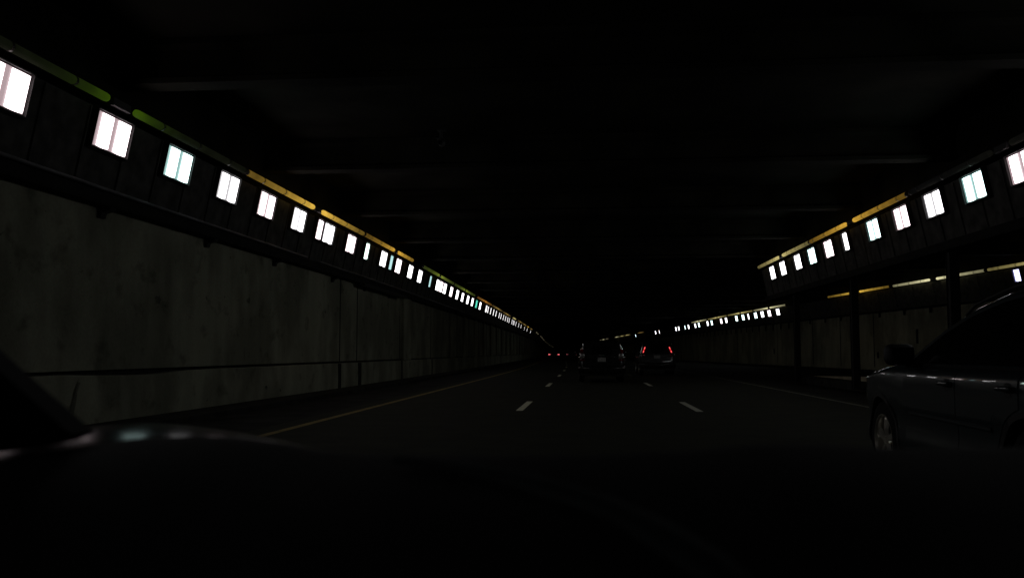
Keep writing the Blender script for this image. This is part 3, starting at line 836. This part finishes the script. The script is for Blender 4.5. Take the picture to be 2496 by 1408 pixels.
# --- vehicles seen from behind
def rear_vehicle(name, loc, label, top, W, belt, paint, kind, rz=0.0):
    root = empty(name, loc, rz); tag(root, label, "car")
    plan = [(-2.3, .86), (-2.2, .955), (-1.9, 1.0), (1.3, 1.0), (1.8, .95), (2.2, .75), (2.25, .65)]
    c = Car(top, W, belt, .26, .24, plan, (-2.3, 2.25))
    whs = [(1.4, .34, .2), (-1.35, .34, .2)]
    c.body(M[paint], root, whs)
    for wy, r, w in whs:
        for sx in (-1, 1): wheel(root, sx * (W - .13), wy, r, sx)
    def ry(z):      # y of the rear surface at height z on the centreline
        t = [(b, a) for a, b in top if a < -1.3]
        if z <= t[0][0]: return t[0][1]
        for (z0, y0), (z1, y1) in zip(t, t[1:]):
            if z <= z1: return y0 + (y1 - y0) * (z - z0) / max(1e-6, z1 - z0)
        return t[-1][1]
    # rear window
    bm = bmesh.new(); rows = []
    z0, z1 = belt + .06, top_of(top) - .15
    for i in range(7):
        z = z0 + (z1 - z0) * i / 6; y = ry(z) - .012; w = (W - .16 - .24 * (z - belt)) * .93
        rows.append([(u * w, y + .03 * u * u, z) for u in (-1, -.8, -.5, 0, .5, .8, 1)])
    grid(bm, rows); link("rear_window", bm, M['glass'], root, smooth=True)
    for side in (-1, 1):
        wf = [(-1.6 + .4 * i, belt + .05, c.top(-1.6 + .4 * i) - .12) for i in range(6)]
        wf = [w for w in wf if w[2] > w[1]]
        c.patch("side_window", M['glass'], root, wf, side, .004, 4)
        m = empty("wing_mirror", (side * (W + .09), .75, belt + .12)); m.parent = root
        bm = bmesh.new(); rounded(bm, (0, 0, 0), (.2, .1, .15), .4); link("shell", bm, M[paint], m, smooth=True)
    bm = bmesh.new(); rows = []
    for z, dy, ww in ((.34, -.02, .90), (.40, -.10, .985), (.56, -.12, 1.0), (.62, -.10, .99), (.64, -.02, .97), (.64, .1, .96)):
        rows.append([(u * W * ww * (1 - .0 * abs(u)), -2.3 + dy + .16 * abs(u) ** 5, z) for u in [-1 + 2 * k / 16 for k in range(17)]])
    grid(bm, rows); link("bumper", bm, M[paint], root, smooth=True)
    return root, c, ry
def top_of(t): return max(b for a, b in t)

# unlit dark minivan ahead
tv = [(-2.3, .60), (-2.29, .95), (-2.27, 1.15), (-2.23, 1.40), (-2.15, 1.50), (-1.95, 1.57), (-1.0, 1.62), (0, 1.60), (.5, 1.48), (1.0, 1.2), (1.3, 1.06), (1.9, .92), (2.2, .74), (2.25, .62)]
root, c, ry = rear_vehicle("minivan", (.575, 35.6, 0), "black unlit minivan straight ahead in the middle lane seen from behind", tv, .90, 1.02, 'paint_black', 'van')
for sx in (-1, 1):
    # clear-and-red tail light cluster
    t = empty("tail_light", (sx * .745, -2.335, 1.0)); t.parent = root
    bm = bmesh.new(); rounded(bm, (0, 0, .02), (.19, .08, .20), .3); link("clear_lens", bm, M['lamp_clear'], t, smooth=True)
    bm = bmesh.new(); rounded(bm, (0, .0, -.135), (.19, .08, .05), .3); rounded(bm, (sx * .02, .03, .21), (.12, .08, .14), .3); link("red_lens", bm, M['lamp_unlit'], t, smooth=True)
    # added mirror strip on the pillar, curved to show wall lamps as a highlight
    bm = bmesh.new(); rows = []
    for i in range(9):
        z = 1.15 + .035 * i; u = i / 8; x = sx * (.775 - .045 * u ** 1.6)
        y = ry(1.15) - .03 + .028 * u + .012 * u * u
        hw = .026 * math.sin(math.pi * (u * .86 + .07)) ** .5
        rows.append([(x + hw * k, y + .16 * hw * abs(k) ** 2 + (.20 if k * sx > 0 else .0) * hw * abs(k), z) for k in (-1, -.6, -.2, .2, .6, 1)] )
    grid(bm, rows)
    link("pillar_glint", bm, M['chrome'], root, smooth=True)
    bm = bmesh.new(); rounded(bm, (sx * .80, -2.37, .62), (.16, .08, .02), .4); link("bumper_trim", bm, M['chrome'], root, smooth=True)
bm = bmesh.new(); box(bm, (0, -2.325, .885), (.31, .012, .165)); link("licence_plate", bm, M['plate'], root)
bm = bmesh.new(); n = 20; rows = []
for i in range(n):
    a = 2 * math.pi * i / n
    rows.append([((.060 + .009 * math.cos(b)) * math.cos(a), -2.325 + .006 * math.sin(b), 1.045 + (.036 + .007 * math.cos(b)) * math.sin(a)) for b in [2 * math.pi * k / 6 for k in range(6)]])
rows.append(rows[0]); grid(bm, rows, close=True); link("emblem", bm, M['chrome'], root, smooth=True)
bm = bmesh.new()
for x in (-.33, .36): rounded(bm, (x, -2.33, .985), (.34, .03, .022), .4)
link("tailgate_trim", bm, M['chrome'], root, smooth=True)

# SUV with lit high tail lights
ts = [(-2.3, .60), (-2.29, 1.0), (-2.25, 1.12), (-2.12, 1.45), (-2.02, 1.62), (-1.85, 1.72), (-1.0, 1.76), (0, 1.74), (.5, 1.62), (1.0, 1.3), (1.3, 1.12), (1.9, .98), (2.2, .78), (2.25, .62)]
root, c, ry = rear_vehicle("sport_utility_vehicle", (3.56, 46.4, 0), "dark SUV ahead on the right with tall red tail lights lit", ts, .91, 1.05, 'paint_grey', 'suv')
for sx in (-1, 1):
    t = empty("tail_light", (sx * .66, -2.2, 1.29)); t.parent = root
    def seg(z0, z1, w, dx=0):
        bm = bmesh.new(); rows = []
        for i in range(4):
            z = z0 + (z1 - z0) * i / 3; x = -sx * (.11 + 0) * (z) / .29 + dx; y = ry(z + 1.29) + 2.2
            rows.append([(x - w, y - .02, z), (x - w * .5, y - .05, z), (x + w * .5, y - .05, z), (x + w, y - .02, z), (x + w, y + .08, z), (x - w, y + .08, z)])
        vs = grid(bm, rows, close=True); bm.faces.new(vs[0]); bm.faces.new(vs[-1][::-1]); return bm
    link("red_lens", seg(-.14, .14, .036), M['tail_glow'], t, smooth=False)
    for z0, z1 in ((-.135, -.045), (.03, .135)):
        b_ = seg(z0, z1, .022)
        for v in b_.verts: v.co.y -= .012
        link("bulb", b_, M['tail_on'], t)
    bm = bmesh.new(); rounded(bm, (sx * .70, -2.31, .995), (.18, .05, .05), .4); link("reversing_lamp", bm, M['lamp_clear'] if sx < 0 else M['lamp_unlit'], root, smooth=True)
    bm = bmesh.new(); rounded(bm, (sx * .74, -2.425, .40), (.17, .012, .018), .3); link("reflector", bm, M['lamp_unlit'], root)
bm = bmesh.new(); box(bm, (-.02, -2.325, .935), (.31, .012, .155)); link("licence_plate", bm, M['plate'], root)
bm = bmesh.new(); rounded(bm, (-.72, -2.36, .655), (.26, .1, .02), .4); link("bumper_trim", bm, M['chrome'], root, smooth=True)

# distant cars
td = [(-2.3, .6), (-2.28, .92), (-2.0, 1.02), (-1.3, 1.36), (-.8, 1.42), (.2, 1.40), (.6, 1.25), (1.1, 1.0), (1.9, .88), (2.2, .72), (2.25, .62)]
for loc, rz, lab, mat, pnt in (((-5.35, 142, 0), R(2), "distant dark car with two small red tail lights at the far left bend", 'tail_far', 'paint_black'),
                          ((-2.65, 150, 0), R(2), "distant dark car with very faint tail lights, just left of the minivan", 'tail_faint', 'paint_grey')):
    root, c, ry = rear_vehicle("distant_car", loc, lab, td, .88, .94, pnt, 'car', rz)
    for sx in (-1, 1):
        bm = bmesh.new()
        rows = [[(sx * (.55), -2.33, .79), (sx * .55, -2.33, .83)], [(sx * .70, -2.34, .77), (sx * .70, -2.34, .85)], [(sx * .84, -2.30, .72), (sx * .84, -2.30, .88)], [(sx * .88, -2.2, .72), (sx * .88, -2.2, .88)]]
        grid(bm, rows); link("tail_light", bm, M[mat], root)

# ---------------------------------------------------------------- the car the picture is taken from
own = empty("own_car", (0.2, .8, 0)); tag(own, "black dashboard and bonnet of the car the view is taken from", "car")
edge = [(-.95, 1.024), (-0.789, 1.027), (-0.71, 1.031), (-0.668, 1.041), (-0.629, 1.049), (-0.58, 1.056), (-0.529, 1.063), (-0.463, 1.066), (-0.411, 1.064), (-0.353, 1.057), (-0.313, 1.05),
        (-0.259, 1.047), (-0.205, 1.046), (-0.085, 1.047), (0.032, 1.05), (0.124, 1.055), (0.179, 1.062), (0.267, 1.064), (0.313, 1.059), (0.392, 1.059), (0.479, 1.062), (0.564, 1.062), (.8, 1.06)]
bm = bmesh.new()
def zl(z, y): return 1.165 - (1.165 - z) * y
rows = [[(x, 1.08, .70) for x, z in edge], [(x, 1.05, z - .05) for x, z in edge], [(x, 1.02, z - .008) for x, z in edge], [(x, 1.0, z) for x, z in edge], [(x, .96, zl(z, .96) - .004) for x, z in edge],
        [(x, .85, zl(z, .85) - .02) for x, z in edge], [(x, .7, .7 * z + .3 * .99) for x, z in edge], [(x, .5, .98 + .3 * (z - 1.05)) for x, z in edge], [(x, .30, .93) for x, z in edge], [(x, .22, .85) for x, z in edge], [(x, .2, .55) for x, z in edge]]
grid(bm, rows); P(link("dashboard", bm, M['dash'], smooth=True), own)
# pillar foot at the lower left
bm = bmesh.new()
pp = [(-1.05, 1.50), (-.80, 1.27), (-.643, 1.144), (-.575, 1.090), (-.560, 1.078), (-.585, 1.069), (-.66, 1.056), (-1.05, 1.02)]
a = [bm.verts.new((x, .9, z)) for x, z in pp]; b = [bm.verts.new((x - .03, 1.0, z - .01)) for x, z in pp]
bm.faces.new(a); bm.faces.new(b[::-1])
for i in range(len(a)): bm.faces.new((a[i], a[(i + 1) % len(a)], b[(i + 1) % len(a)], b[i]))
P(link("windscreen_pillar", bm, M['dash']), own)
CREST = [(-1.5, .93), (-1.3, .985), (-1.1, 1.012), (-.92, 1.027), (-.85, 1.020), (-.78, 1.010), (-.70, .996), (-.62, .975), (-.4, .95), (-.2, .94), (1.2, .93)]  # left peak shaped to mirror wall lamps, standing in for windscreen reflections
# bonnet: crowned, rolls off at the left wing
bm = bmesh.new(); rows = []
for j in range(17):
    y = 1.22 + 1.2 * j / 16
    row = []
    for i in range(41):
        x = -1.40 + 2.4 * i / 40
        z = interp(CREST, x) - (.25 if y < 1.5 else .16) * (y - 1.5) ** 2
        row.append((x, y, z))
    rows.append(row)
grid(bm, rows); P(link("bonnet", bm, M['bonnet'], smooth=True), own)

# low curved strip, lighter grey to imitate windscreen glare over the dashboard
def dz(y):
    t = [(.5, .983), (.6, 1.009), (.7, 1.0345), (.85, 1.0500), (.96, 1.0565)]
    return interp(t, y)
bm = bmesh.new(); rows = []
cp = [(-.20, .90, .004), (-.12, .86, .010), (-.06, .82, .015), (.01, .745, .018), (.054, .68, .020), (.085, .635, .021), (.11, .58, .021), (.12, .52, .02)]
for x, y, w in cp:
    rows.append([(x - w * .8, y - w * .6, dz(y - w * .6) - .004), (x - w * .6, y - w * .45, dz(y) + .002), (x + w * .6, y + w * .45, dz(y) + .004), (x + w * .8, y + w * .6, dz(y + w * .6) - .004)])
grid(bm, rows); P(link("dash_glare", bm, M['dash_glare'], smooth=True), own)
